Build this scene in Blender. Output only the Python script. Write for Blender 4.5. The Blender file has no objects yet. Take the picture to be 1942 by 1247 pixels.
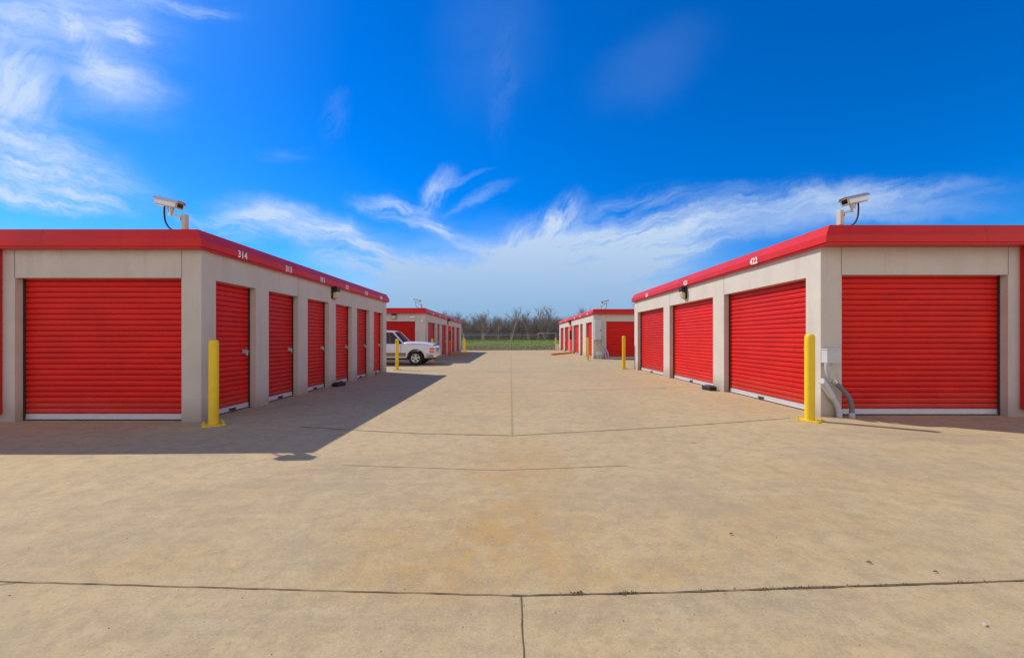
import bpy, bmesh, math, random
from mathutils import Vector, Matrix
R = math.radians
S = bpy.context.scene
C = S.collection
random.seed(7)

# ------------------------------------------------------------------ camera
cam = bpy.data.cameras.new('camera'); cam_o = bpy.data.objects.new('camera', cam); C.objects.link(cam_o)
cam_o.location = (0, 0, 1.40); cam_o.rotation_euler = (R(90), 0, 0)
cam.sensor_width = 36; cam.lens = 15.0; cam.shift_y = 17.5 / 1942
cam.clip_start = 0.05; cam.clip_end = 3000
S.camera = cam_o
S.render.resolution_x, S.render.resolution_y = 1024, 657
S.view_settings.view_transform = 'Standard'; S.view_settings.look = 'None'
S.view_settings.exposure = 0.2; S.view_settings.gamma = 1

# ------------------------------------------------------------------ sun and sky
SUN_TO = Vector((-0.88, 0.60, 1.0)).normalized()
sun = bpy.data.lights.new('sun', 'SUN'); sun.energy = 3.45; sun.angle = R(0.5); sun.color = (1.0, 0.93, 0.82)
sun_o = bpy.data.objects.new('sun', sun); C.objects.link(sun_o)
sun_o.rotation_euler = SUN_TO.to_track_quat('Z', 'Y').to_euler(); sun_o.location = (-30, 20, 40)

W = bpy.data.worlds.new('World'); S.world = W; W.use_nodes = True
def build_sky():
    nt = W.node_tree; nt.nodes.clear(); N = nt.nodes; L = nt.links
    def link(a, b): L.new(a, b)
    def val(x, sock):
        if isinstance(x, (int, float)): sock.default_value = x
        else: link(x, sock)
    def M(op, a, b=0.0, c=None, clamp=False):
        n = N.new('ShaderNodeMath'); n.operation = op; n.use_clamp = clamp
        val(a, n.inputs[0]); val(b, n.inputs[1])
        if c is not None: val(c, n.inputs[2])
        return n.outputs[0]
    sky = N.new('ShaderNodeTexSky'); sky.sky_type = 'NISHITA'; sky.sun_disc = False
    sky.sun_elevation = math.asin(SUN_TO.z); sky.sun_rotation = math.atan2(SUN_TO.x, SUN_TO.y)
    sky.altitude = 300; sky.air_density = 1.0; sky.dust_density = 0.3; sky.ozone_density = 4.0
    hs = N.new('ShaderNodeHueSaturation'); hs.inputs['Saturation'].default_value = 1.5
    hs.inputs['Hue'].default_value = 0.5; hs.inputs['Value'].default_value = 0.94
    link(sky.outputs[0], hs.inputs['Color'])
    tint = N.new('ShaderNodeMix'); tint.data_type = 'RGBA'; tint.blend_type = 'MULTIPLY'
    tint.inputs[0].default_value = 1.0; link(hs.outputs[0], tint.inputs[6]); tint.inputs[7].default_value = (0.62, 1.08, 1.48, 1)
    tc = N.new('ShaderNodeTexCoord')
    sep = N.new('ShaderNodeSeparateXYZ'); link(tc.outputs['Generated'], sep.inputs[0])
    yy = M('MAXIMUM', sep.outputs[1], 0.08)
    u = M('DIVIDE', sep.outputs[0], yy); v = M('DIVIDE', sep.outputs[2], yy)
    uv = N.new('ShaderNodeCombineXYZ'); link(u, uv.inputs[0]); link(v, uv.inputs[1])
    # wispy displacement of the cloud field
    wn = N.new('ShaderNodeTexNoise'); wn.inputs['Scale'].default_value = 7.0; wn.inputs['Detail'].default_value = 5
    wn.inputs['Roughness'].default_value = 0.6; link(uv.outputs[0], wn.inputs['Vector'])
    sub = N.new('ShaderNodeVectorMath'); sub.operation = 'SUBTRACT'; link(wn.outputs['Color'], sub.inputs[0]); sub.inputs[1].default_value = (0.5, 0.5, 0.5)
    scl = N.new('ShaderNodeVectorMath'); scl.operation = 'SCALE'; link(sub.outputs[0], scl.inputs[0]); scl.inputs['Scale'].default_value = 0.075
    add = N.new('ShaderNodeVectorMath'); add.operation = 'ADD'; link(uv.outputs[0], add.inputs[0]); link(scl.outputs[0], add.inputs[1])
    wn2 = N.new('ShaderNodeTexNoise'); wn2.inputs['Scale'].default_value = 26.0; wn2.inputs['Detail'].default_value = 6
    wn2.inputs['Roughness'].default_value = 0.7; link(uv.outputs[0], wn2.inputs['Vector'])
    sub2 = N.new('ShaderNodeVectorMath'); sub2.operation = 'SUBTRACT'; link(wn2.outputs['Color'], sub2.inputs[0]); sub2.inputs[1].default_value = (0.5, 0.5, 0.5)
    scl2 = N.new('ShaderNodeVectorMath'); scl2.operation = 'SCALE'; link(sub2.outputs[0], scl2.inputs[0]); scl2.inputs['Scale'].default_value = 0.016
    add2 = N.new('ShaderNodeVectorMath'); add2.operation = 'ADD'; link(add.outputs[0], add2.inputs[0]); link(scl2.outputs[0], add2.inputs[1])
    wuv = add2.outputs[0]
    def fibre(angle, sx, sy, lo, hi, detail=7):
        m = N.new('ShaderNodeMapping'); m.vector_type = 'TEXTURE'
        m.inputs['Rotation'].default_value = (0, 0, R(angle)); m.inputs['Scale'].default_value = (sx, sy, 1)
        link(wuv, m.inputs['Vector'])
        n = N.new('ShaderNodeTexNoise'); n.inputs['Scale'].default_value = 1.0; n.inputs['Detail'].default_value = detail
        n.inputs['Roughness'].default_value = 0.68; link(m.outputs[0], n.inputs['Vector'])
        r = N.new('ShaderNodeMapRange'); r.interpolation_type = 'SMOOTHSTEP'
        r.inputs['From Min'].default_value = lo; r.inputs['From Max'].default_value = hi
        link(n.outputs['Fac'], r.inputs['Value']); return r.outputs[0]
    f_dn = fibre(-15, 0.20, 0.035, 0.34, 0.70)
    f_up = fibre(14, 0.24, 0.035, 0.30, 0.70)
    f_lo = fibre(2, 0.5, 0.09, 0.15, 0.75)
    f_ve = fibre(58, 0.12, 0.04, 0.30, 0.70)
    f_so = fibre(4, 0.7, 0.16, -0.15, 0.62, 5)
    F = {'s': f_so, 'd': f_dn, 'u': f_up, 'l': f_lo, 'v': f_ve}
    clouds = [  # direction on the sky in photo-scale units, half axes, tilt, amount, fibre
        (20,160,95,75,-60,.65,'s'),(20,150,130,85,-60,.6,'v'),(90,30,260,75,-12,.4,'s'),(90,30,260,75,-12,.45,'d'),(160,85,95,26,-50,.5,'v'),(215,150,140,40,-12,.5,'s'),(215,150,140,40,-12,.5,'d'),(330,15,150,22,-6,.45,'d'),(250,70,60,20,-28,.55,'d'),
        (80,315,210,75,-13,.35,'s'),(60,285,200,60,-14,.5,'d'),(110,340,220,50,-12,.6,'d'),(60,378,210,24,-8,.9,'d'),(200,200,150,40,-8,.28,'l'),(10,235,120,40,-10,.4,'d'),
        (560,418,175,38,-12,.45,'s'),(560,418,175,34,-12,.7,'d'),(670,452,95,18,-26,.8,'d'),(430,432,110,28,-8,.75,'d'),(480,405,110,16,4,.4,'l'),
        (830,365,62,24,55,.8,'v'),(760,402,105,26,-16,.8,'d'),(825,432,75,16,-38,.5,'d'),(870,340,70,8,22,.35,'u'),(900,380,90,14,25,.25,'u'),
        (1062,408,70,30,42,.62,'v'),(1000,462,150,44,32,.62,'v'),(985,520,420,80,3,.36,'s'),(1200,468,330,50,10,.2,'s'),(985,515,450,95,3,.42,'l'),(900,470,120,20,-24,.4,'d'),(1130,545,300,40,6,.3,'u'),(760,515,230,36,-15,.95,'d'),(690,500,120,14,-18,.5,'d'),
        (1240,436,290,40,11,.72,'u'),(1410,420,290,30,5,.5,'l'),(1290,482,180,24,20,.66,'u'),(1600,365,330,28,2,.55,'u'),(1690,388,250,36,0,.45,'l'),
        (1200,388,130,30,12,.36,'u'),(985,585,800,75,0,1.0,'l'),(985,600,900,60,0,.6,'u'),(1100,500,260,60,6,.45,'u'),
        (635,222,70,26,80,.10,'v'),(955,150,130,30,85,.06,'v'),(1240,120,150,70,30,.05,'s'),(540,295,70,14,-8,.12,'d'),(930,60,190,110,80,.04,'s'),(1850,560,300,60,0,.2,'l'),
    ]
    tot = None
    for cx, cy, a, b, ang, amp, k in clouds:
        m = N.new('ShaderNodeMapping'); m.vector_type = 'TEXTURE'
        m.inputs['Location'].default_value = ((cx - 971) / 809, (641 - cy) / 809, 0)
        m.inputs['Rotation'].default_value = (0, 0, R(ang)); m.inputs['Scale'].default_value = (a / 809 * 1.3, b / 809 * 1.5, 1)
        link(wuv, m.inputs['Vector'])
        ln = N.new('ShaderNodeVectorMath'); ln.operation = 'LENGTH'; link(m.outputs[0], ln.inputs[0])
        r = N.new('ShaderNodeMapRange'); r.interpolation_type = 'SMOOTHERSTEP'
        r.inputs['From Min'].default_value = 1.0; r.inputs['From Max'].default_value = 0.0
        r.inputs['To Min'].default_value = 0.0; r.inputs['To Max'].default_value = amp
        link(ln.outputs['Value'], r.inputs['Value'])
        t = M('MULTIPLY', r.outputs[0], F[k])
        tot = t if tot is None else M('ADD', tot, t)
    fac = M('MINIMUM', tot, 0.90)
    front = N.new('ShaderNodeMapRange'); front.inputs['From Min'].default_value = 0.1; front.inputs['From Max'].default_value = 0.3
    link(sep.outputs[1], front.inputs['Value']); fac = M('MULTIPLY', fac, front.outputs[0])
    mix = N.new('ShaderNodeMix'); mix.data_type = 'RGBA'; link(fac, mix.inputs[0]); link(tint.outputs[2], mix.inputs[6])
    lowf = N.new('ShaderNodeMapRange'); lowf.inputs['From Min'].default_value = .05; lowf.inputs['From Max'].default_value = .26; link(v, lowf.inputs['Value'])
    cc = N.new('ShaderNodeMix'); cc.data_type = 'RGBA'; link(lowf.outputs[0], cc.inputs[0]); cc.inputs[6].default_value = (2.35, 3.75, 5.7, 1); cc.inputs[7].default_value = (5.3, 6.5, 8.0, 1)
    link(cc.outputs[2], mix.inputs[7])
    # bright unseen cloud bank, added behind the viewer to fill the shade
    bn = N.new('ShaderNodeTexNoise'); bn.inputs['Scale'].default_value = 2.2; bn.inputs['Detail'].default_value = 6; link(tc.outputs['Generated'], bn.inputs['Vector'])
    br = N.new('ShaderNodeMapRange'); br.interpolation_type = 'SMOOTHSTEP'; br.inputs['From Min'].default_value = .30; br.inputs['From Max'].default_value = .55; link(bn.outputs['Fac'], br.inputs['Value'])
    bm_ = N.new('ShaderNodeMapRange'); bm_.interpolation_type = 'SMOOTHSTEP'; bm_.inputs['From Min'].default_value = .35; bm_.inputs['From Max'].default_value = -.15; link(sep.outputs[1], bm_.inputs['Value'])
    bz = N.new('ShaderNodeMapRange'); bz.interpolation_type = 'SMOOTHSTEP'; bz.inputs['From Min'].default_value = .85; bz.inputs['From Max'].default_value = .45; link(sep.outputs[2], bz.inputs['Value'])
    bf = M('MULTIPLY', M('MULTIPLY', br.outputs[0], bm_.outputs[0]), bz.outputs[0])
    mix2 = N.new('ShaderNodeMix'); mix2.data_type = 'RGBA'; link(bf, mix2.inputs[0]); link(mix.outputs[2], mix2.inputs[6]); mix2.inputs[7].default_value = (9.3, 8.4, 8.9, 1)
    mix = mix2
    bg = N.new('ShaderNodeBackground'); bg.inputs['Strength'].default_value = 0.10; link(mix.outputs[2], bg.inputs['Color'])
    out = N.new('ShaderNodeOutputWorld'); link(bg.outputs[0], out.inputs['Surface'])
build_sky()

# ------------------------------------------------------------------ materials
MATS = {}
def mat(name, col, rough=0.6, metal=0.0, spec=0.4, var=0.0, vscale=3.0, bump=0.0, bscale=40.0, col2=None, stretch=None, coat=0.0, dirt=0.0, rnd=0.0, streak=0.0):
    if name in MATS: return MATS[name]
    m = bpy.data.materials.new(name); m.use_nodes = True; nt = m.node_tree; N = nt.nodes; L = nt.links
    p = N['Principled BSDF']; p.inputs['Roughness'].default_value = rough; p.inputs['Metallic'].default_value = metal
    p.inputs['Specular IOR Level'].default_value = spec; p.inputs['Coat Weight'].default_value = coat
    tc = N.new('ShaderNodeTexCoord'); vec = tc.outputs['Object']
    if stretch:
        mp = N.new('ShaderNodeMapping'); mp.inputs['Scale'].default_value = stretch; L.new(vec, mp.inputs[0]); vec = mp.outputs[0]
    n = N.new('ShaderNodeTexNoise'); n.inputs['Scale'].default_value = vscale; n.inputs['Detail'].default_value = 6; n.inputs['Roughness'].default_value = .62
    L.new(vec, n.inputs['Vector'])
    r = N.new('ShaderNodeValToRGB'); r.color_ramp.elements[0].position = .3; r.color_ramp.elements[1].position = .7
    c2 = col2 or tuple(min(1, x * (1 + var)) for x in col)
    r.color_ramp.elements[0].color = tuple(x * (1 - var) for x in col) + (1,) if not col2 else tuple(col) + (1,)
    r.color_ramp.elements[1].color = tuple(c2) + (1,)
    L.new(n.outputs['Fac'], r.inputs[0]); L.new(r.outputs[0], p.inputs['Base Color'])
    if dirt:   # splash dirt near the foot, a stain with a ragged edge of its own
        sp = N.new('ShaderNodeSeparateXYZ'); L.new(tc.outputs['Object'], sp.inputs[0])
        d = N.new('ShaderNodeMath'); d.operation = 'MULTIPLY_ADD'; L.new(n.outputs['Fac'], d.inputs[0]); d.inputs[1].default_value = -.5; L.new(sp.outputs[2], d.inputs[2])
        mr = N.new('ShaderNodeMapRange'); mr.inputs['From Min'].default_value = .18; mr.inputs['From Max'].default_value = -.22; mr.inputs['To Max'].default_value = dirt
        L.new(d.outputs[0], mr.inputs['Value'])
        mx = N.new('ShaderNodeMix'); mx.data_type = 'RGBA'; L.new(mr.outputs[0], mx.inputs[0]); L.new(r.outputs[0], mx.inputs[6]); mx.inputs[7].default_value = (.22, .15, .09, 1)
        L.new(mx.outputs[2], p.inputs['Base Color'])
    if streak:   # rain streaks and grime runs
        sm = N.new('ShaderNodeMapping'); sm.inputs['Scale'].default_value = (2.6, 2.6, .22); L.new(tc.outputs['Object'], sm.inputs[0])
        sn = N.new('ShaderNodeTexNoise'); sn.inputs['Scale'].default_value = 2.2; sn.inputs['Detail'].default_value = 7; sn.inputs['Roughness'].default_value = .68; L.new(sm.outputs[0], sn.inputs['Vector'])
        sr = N.new('ShaderNodeMapRange'); sr.interpolation_type = 'SMOOTHSTEP'; sr.inputs['From Min'].default_value = .50; sr.inputs['From Max'].default_value = .74; sr.inputs['To Max'].default_value = streak; L.new(sn.outputs['Fac'], sr.inputs['Value'])
        sx = N.new('ShaderNodeMix'); sx.data_type = 'RGBA'; sx.blend_type = 'MULTIPLY'; L.new(sr.outputs[0], sx.inputs[0]); L.new(p.inputs['Base Color'].links[0].from_socket, sx.inputs[6]); sx.inputs[7].default_value = (.62, .56, .5, 1); L.new(sx.outputs[2], p.inputs['Base Color'])
    if rnd:      # each sheet has faded a little differently
        oi = N.new('ShaderNodeObjectInfo'); rm = N.new('ShaderNodeMapRange'); rm.inputs['To Min'].default_value = 1-rnd; rm.inputs['To Max'].default_value = 1+rnd*.5; L.new(oi.outputs['Random'], rm.inputs['Value'])
        fm = N.new('ShaderNodeMapping'); fm.inputs['Scale'].default_value = (3.5, 3.5, 16); L.new(tc.outputs['Object'], fm.inputs[0])
        fn = N.new('ShaderNodeTexNoise'); fn.inputs['Scale'].default_value = 1.5; fn.inputs['Detail'].default_value = 8; fn.inputs['Roughness'].default_value = .75; L.new(fm.outputs[0], fn.inputs['Vector'])
        fr_ = N.new('ShaderNodeMapRange'); fr_.inputs['From Min'].default_value = .66; fr_.inputs['From Max'].default_value = .74; fr_.inputs['To Max'].default_value = .30; L.new(fn.outputs['Fac'], fr_.inputs['Value'])
        fx = N.new('ShaderNodeMix'); fx.data_type = 'RGBA'; L.new(fr_.outputs[0], fx.inputs[0]); L.new(p.inputs['Base Color'].links[0].from_socket, fx.inputs[6]); fx.inputs[7].default_value = (.62, .30, .22, 1); L.new(fx.outputs[2], p.inputs['Base Color'])
        hv = N.new('ShaderNodeHueSaturation'); L.new(rm.outputs[0], hv.inputs['Value']); L.new(p.inputs['Base Color'].links[0].from_socket, hv.inputs['Color']); L.new(hv.outputs[0], p.inputs['Base Color'])
    if bump:
        bn = N.new('ShaderNodeTexNoise'); bn.inputs['Scale'].default_value = bscale; bn.inputs['Detail'].default_value = 5
        L.new(vec, bn.inputs['Vector'])
        b = N.new('ShaderNodeBump'); b.inputs['Strength'].default_value = bump; b.inputs['Distance'].default_value = .01
        L.new(bn.outputs['Fac'], b.inputs['Height']); L.new(b.outputs[0], p.inputs['Normal'])
    MATS[name] = m; return m

M_STUCCO = mat('stucco', (.59, .54, .455), .85, spec=.2, var=.06, vscale=1.6, bump=.35, bscale=70, dirt=.5, streak=.28)
M_JOINT = mat('joint_line', (.30, .27, .22), .9, spec=.1)
M_RED = mat('red_door_paint', (.69, .017, .011), .42, spec=.2, var=.11, vscale=1.4, stretch=(1, 1, 2.5), bump=.30, bscale=2.6, dirt=.3, rnd=.16, streak=.25)
M_TRIM = mat('red_trim_paint', (.62, .020, .015), .42, spec=.22, var=.10, vscale=1.3, bump=.12, bscale=2.2, streak=.25)
M_TRIMSEAM = mat('trim_seam', (.36, .02, .02), .5)
M_ROOF = mat('roof_sheet', (.45, .45, .43), .5, metal=.2)
M_ALU = mat('bare_aluminium', (.74, .74, .75), .42, metal=.35, var=.07, vscale=6, dirt=.2)
M_DARKMET = mat('dark_guide', (.05, .045, .045), .55, metal=.3)
M_STEEL = mat('galvanised', (.55, .56, .57), .38, metal=.75, var=.15, vscale=9)
M_RUBBER = mat('black_rubber', (.012, .012, .013), .8, spec=.3)
M_BLACK = mat('black_plastic', (.018, .018, .02), .45, spec=.4)
M_YEL = mat('yellow_paint', (.84, .585, .010), .45, spec=.45, var=.06, vscale=5, bump=.08, bscale=25, dirt=.12, rnd=.08, streak=.22)
M_WHITE = mat('white_lettering', (.85, .83, .80), .5)
M_GREYBOX = mat('grey_enamel', (.52, .53, .54), .45, spec=.4, var=.05)
M_PVC = mat('grey_pvc', (.46, .46, .48), .5, var=.06)
M_PVCDK = mat('dark_pvc', (.15, .16, .17), .5, var=.08)
M_CAMBODY = mat('camera_metal', (.62, .62, .60), .30, metal=.55, var=.05)
M_BEIGE = mat('beige_metal', (.55, .50, .38), .5, var=.05)
M_CABLE = mat('black_cable', (.02, .025, .035), .5)
M_LENS = mat('dark_glass', (.01, .006, .006), .08, spec=.6)
M_DIFF = mat('lamp_lens', (.62, .54, .28), .3, spec=.5, var=.06, vscale=12)
M_CONC_STOP = mat('stop_paint', (.62, .44, .02), .6, var=.15, vscale=6, bump=.3, bscale=40, dirt=.3)

# ------------------------------------------------------------------ mesh helper
class MB:
    def __init__(s): s.v = []; s.f = []; s.mi = []
    def quad(s, a, b, c, d, mi=0):
        i = len(s.v); s.v += [tuple(a), tuple(b), tuple(c), tuple(d)]; s.f.append((i, i+1, i+2, i+3)); s.mi.append(mi)
    def poly(s, pts, mi=0):
        i = len(s.v); s.v += [tuple(p) for p in pts]; s.f.append(tuple(range(i, i+len(pts)))); s.mi.append(mi)
    def box(s, x0, x1, y0, y1, z0, z1, mi=0):
        i = len(s.v)
        s.v += [(x0,y0,z0),(x1,y0,z0),(x1,y1,z0),(x0,y1,z0),(x0,y0,z1),(x1,y0,z1),(x1,y1,z1),(x0,y1,z1)]
        for f in ((0,3,2,1),(4,5,6,7),(0,1,5,4),(1,2,6,5),(2,3,7,6),(3,0,4,7)): s.f.append(tuple(i+k for k in f)); s.mi.append(mi)
    def rings(s, rings, cap=True, mi=0, closed=True):
        i = len(s.v); n = len(rings[0])
        for r in rings: s.v += [tuple(p) for p in r]
        for k in range(len(rings)-1):
            for j in range(n if closed else n-1):
                a = i+k*n+j; b = i+k*n+(j+1) % n
                s.f.append((a, b, b+n, a+n)); s.mi.append(mi)
        if cap:
            s.f.append(tuple(i+j for j in reversed(range(n)))); s.f.append(tuple(i+(len(rings)-1)*n+j for j in range(n))); s.mi += [mi, mi]
    def tube(s, pts, rad, n=10, mi=0, cap=True):
        pts = [Vector(p) for p in pts]; rs = rad if isinstance(rad, (list, tuple)) else [rad]*len(pts)
        rings = []; up = None
        for k, p in enumerate(pts):
            d = (pts[min(k+1, len(pts)-1)] - pts[max(k-1, 0)]).normalized()
            if up is None:
                up = Vector((0,0,1)) if abs(d.z) < .9 else Vector((1,0,0))
            x = d.cross(up).normalized(); y = x.cross(d).normalized(); up = y
            rings.append([p + rs[k]*(math.cos(2*math.pi*j/n)*x + math.sin(2*math.pi*j/n)*y) for j in range(n)])
        s.rings(rings, cap, mi)
    def prism(s, prof, axis, a, b, mi=0):   # closed profile swept straight; axis 0: (y,z) profile along x; 1: (x,z) along y; 2: (x,y) along z
        def pt(p, t): return ((t, p[0], p[1]), (p[0], t, p[1]), (p[0], p[1], t))[axis]
        s.rings([[pt(p, a) for p in prof], [pt(p, b) for p in prof]], True, mi)
    def build(s, name, mats, parent=None, smooth=False, bevel=0, loc=None, fix=True):
        me = bpy.data.meshes.new(name); me.from_pydata(s.v, [], s.f)
        if not isinstance(mats, (list, tuple)): mats = [mats]
        for m in mats: me.materials.append(m)
        me.polygons.foreach_set('material_index', s.mi)
        if fix:
            bm = bmesh.new(); bm.from_mesh(me); bmesh.ops.remove_doubles(bm, verts=bm.verts, dist=1e-5)
            bmesh.ops.recalc_face_normals(bm, faces=bm.faces); bm.to_mesh(me); bm.free()
        if smooth:
            me.polygons.foreach_set('use_smooth', [True]*len(me.polygons))
            me.set_sharp_from_angle(angle=R(38))
        o = bpy.data.objects.new(name, me); C.objects.link(o)
        if parent: o.parent = parent
        if loc: o.location = loc
        if bevel:
            b = o.modifiers.new('bevel', 'BEVEL'); b.width = bevel; b.segments = 2; b.limit_method = 'ANGLE'; b.angle_limit = R(40)
        return o
def tag(o, label=None, cat=None, group=None, kind=None):
    if label: o['label'] = label
    if cat: o['category'] = cat
    if group: o['group'] = group
    if kind: o['kind'] = kind
    return o
def thing(name, label, cat, loc=(0,0,0), rz=0.0, group=None):
    o = bpy.data.objects.new(name, None); C.objects.link(o); o.empty_display_size = .2
    o.location = loc; o.rotation_euler = (0, 0, rz); return tag(o, label, cat, group)
def copy_tree(o, parent=None):
    c = o.copy(); C.objects.link(c)
    if parent: c.parent = parent
    for ch in [x for x in bpy.data.objects if x.parent == o]: copy_tree(ch, c)
    return c
def smooth_path(pts, n=6):
    P = [Vector(p) for p in pts]; out = []
    for i in range(len(P)-1):
        a, b, c, d = P[max(i-1,0)], P[i], P[i+1], P[min(i+2, len(P)-1)]
        for k in range(n):
            t = k/n
            out.append(.5*((2*b)+(-a+c)*t+(2*a-5*b+4*c-d)*t*t+(-a+3*b-3*c+d)*t**3))
    out.append(P[-1]); return out

# ------------------------------------------------------------------ ground
def gz(x): return .0065*max(-5.4, min(5.4, x))
def concrete_material():
    m = bpy.data.materials.new('weathered_concrete'); m.use_nodes = True; nt = m.node_tree; N = nt.nodes; L = nt.links
    p = N['Principled BSDF']; p.inputs['Roughness'].default_value = .88; p.inputs['Specular IOR Level'].default_value = .25
    tc = N.new('ShaderNodeTexCoord'); V = tc.outputs['Object']
    def noise(scale, detail=5, rough=.6, stretch=None, dist=0.0):
        v = V
        if stretch:
            mp = N.new('ShaderNodeMapping'); mp.inputs['Scale'].default_value = stretch[0]; mp.inputs['Rotation'].default_value = (0, 0, R(stretch[1])); L.new(V, mp.inputs[0]); v = mp.outputs[0]
        n = N.new('ShaderNodeTexNoise'); n.inputs['Scale'].default_value = scale; n.inputs['Detail'].default_value = detail
        n.inputs['Roughness'].default_value = rough; n.inputs['Distortion'].default_value = dist; L.new(v, n.inputs['Vector']); return n.outputs['Fac']
    def rng(s, a, b, c=0.0, d=1.0):
        r = N.new('ShaderNodeMapRange'); r.interpolation_type = 'SMOOTHSTEP'
        for k, x in zip(('From Min', 'From Max', 'To Min', 'To Max'), (a, b, c, d)): r.inputs[k].default_value = x
        L.new(s, r.inputs['Value']); return r.outputs[0]
    def mixc(f, a, b, mode='MIX'):
        x = N.new('ShaderNodeMix'); x.data_type = 'RGBA'; x.blend_type = mode
        if isinstance(f, float): x.inputs[0].default_value = f
        else: L.new(f, x.inputs[0])
        for s, i in ((a, 6), (b, 7)):
            if isinstance(s, tuple): x.inputs[i].default_value = s + (1,)
            else: L.new(s, x.inputs[i])
        return x.outputs[2]
    def mul(a, b):
        x = N.new('ShaderNodeMath'); x.operation = 'MULTIPLY'; L.new(a, x.inputs[0])
        if isinstance(b, float): x.inputs[1].default_value = b
        else: L.new(b, x.inputs[1])
        return x.outputs[0]
    def blob(cx, cy, a, b, ang):
        mp = N.new('ShaderNodeMapping'); mp.vector_type = 'TEXTURE'; mp.inputs['Location'].default_value = (cx, cy, 0)
        mp.inputs['Rotation'].default_value = (0, 0, R(ang)); mp.inputs['Scale'].default_value = (a, b, 1); L.new(V, mp.inputs[0])
        ln = N.new('ShaderNodeVectorMath'); ln.operation = 'LENGTH'; L.new(mp.outputs[0], ln.inputs[0]); return rng(ln.outputs['Value'], 1.0, .1)
    base = mixc(rng(noise(.45, 6), .3, .7), (.50, .372, .185), (.575, .43, .215))
    base = mixc(mul(rng(noise(1.3, 7, .7), .45, .75), .55), base, (.47, .36, .20))
    base = mixc(mul(rng(noise(.8, 6, .65, dist=.6), .52, .72), .5), base, (.50, .34, .165))
    # iron-coloured water stains down the middle
    st = noise(2.2, 6, .65)
    for cx, cy, a, b, ang, amt in ((-.2, 3.0, 1.5, 1.1, 10, .85), (.05, 4.6, .9, 2.0, 0, .7), (-.5, 2.5, 1.2, .3, 0, .5), (.9, 2.55, 1.1, .25, 4, .5), (2.0, 3.2, 1.5, .8, 20, .35), (-2.2, 2.7, .9, .3, 10, .3), (3.4, 4.2, 1.6, .9, -10, .3), (-.3, 9.5, 1.2, 3.5, 0, .3)):
        base = mixc(mul(mul(blob(cx, cy, a, b, ang), rng(st, .25, .6)), amt), base, (.50, .295, .085))
    # greyish tyre lanes and a dark patch by the right-hand door
    dk = noise(3.0, 6, .7, stretch=((.35, 2.2, 1), 8))
    for cx, cy, a, b, ang, amt in ((-2.6, 4.1, .5, 2.8, -52, .5), (6.0, 5.9, 1.8, .6, -8, .9), (-1.4, 4.2, 1.8, .5, -45, .4), (4.6, 4.6, 1.8, .7, -20, .4), (0.3, 2.2, 2.5, .2, 0, .4), (-8.0, 5.6, 3.5, .5, 0, .3), (-2.8, 3.0, 1.4, .5, 30, .4), (.9, 3.8, 1.5, .7, 10, .35), (1.4, 2.25, .9, .2, 0, .5), (-1.5, 2.1, 1.4, .25, 0, .3), (1.8, 8, 1.0, 3.5, 0, .35), (-1.4, 9.5, .8, 4, 0, .3)):
        base = mixc(mul(mul(blob(cx, cy, a, b, ang), rng(dk, .3, .62)), amt), base, (.30, .24, .165))
    # long pale and dark traffic streaks along the aisle
    ln_ = noise(1.0, 5, .6, stretch=((1.6, .12, 1), 0))
    base = mixc(mul(rng(ln_, .5, .75), .28), base, (.42, .315, .215))
    # cloudy trowel mottling and worn cement skin
    base = mixc(mul(rng(noise(5.5, 6, .72), .42, .66), .60), base, (.36, .275, .15))
    base = mixc(mul(rng(noise(3.3, 7, .75), .48, .66), .55), base, (.56, .44, .24))
    base = mixc(mul(rng(noise(14, 5, .75), .48, .68), .52), base, (.36, .28, .165))
    base = mixc(mul(rng(noise(.9, 6, .62), .52, .66), .55), base, (.37, .295, .18))
    # pale scuffed sweeps left by turning tyres, and a few old drips
    sw = noise(1.4, 6, .7, stretch=((.5, 3.2, 1), 38))
    base = mixc(mul(rng(sw, .55, .70), .35), base, (.57, .46, .28))
    sw2 = noise(1.1, 6, .7, stretch=((.4, 2.6, 1), -28))
    base = mixc(mul(rng(sw2, .56, .72), .40), base, (.34, .265, .155))
    vo = N.new('ShaderNodeTexVoronoi'); vo.inputs['Scale'].default_value = 1.1; L.new(V, vo.inputs['Vector'])
    base = mixc(mul(mul(rng(vo.outputs['Distance'], .075, .02), rng(noise(1.7, 2), .5, .6)), .55), base, (.20, .15, .095))
    # fine speckle of exposed sand and aggregate
    base = mixc(mul(rng(noise(65, 4, .8), .46, .72), .6), base, (.33, .25, .165))
    base = mixc(mul(rng(noise(75, 2, .6), .54, .74), .45), base, (.62, .50, .33))
    sp = rng(noise(60, 2, .5), .68, .76)
    base = mixc(mul(sp, .5), base, (.20, .15, .10))
    L.new(base, p.inputs['Base Color'])
    b = N.new('ShaderNodeBump'); b.inputs['Strength'].default_value = .45; b.inputs['Distance'].default_value = .006
    L.new(noise(70, 6, .75), b.inputs['Height'])
    b2 = N.new('ShaderNodeBump'); b2.inputs['Strength'].default_value = .3; b2.inputs['Distance'].default_value = .03
    L.new(noise(2.5, 5, .6), b2.inputs['Height']); L.new(b.outputs[0], b2.inputs['Normal']); L.new(b2.outputs[0], p.inputs['Normal'])
    return m
g = MB(); xs = [-60, -5.4, 5.4, 60]; 
for i in range(3):
    g.quad((xs[i], -12, gz(xs[i])), (xs[i+1], -12, gz(xs[i+1])), (xs[i+1], 49.9, gz(xs[i+1])), (xs[i], 49.9, gz(xs[i])))
tag(g.build('concrete_yard', concrete_material()), kind='structure', label='tan stained concrete driveway between the storage rows')

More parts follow.
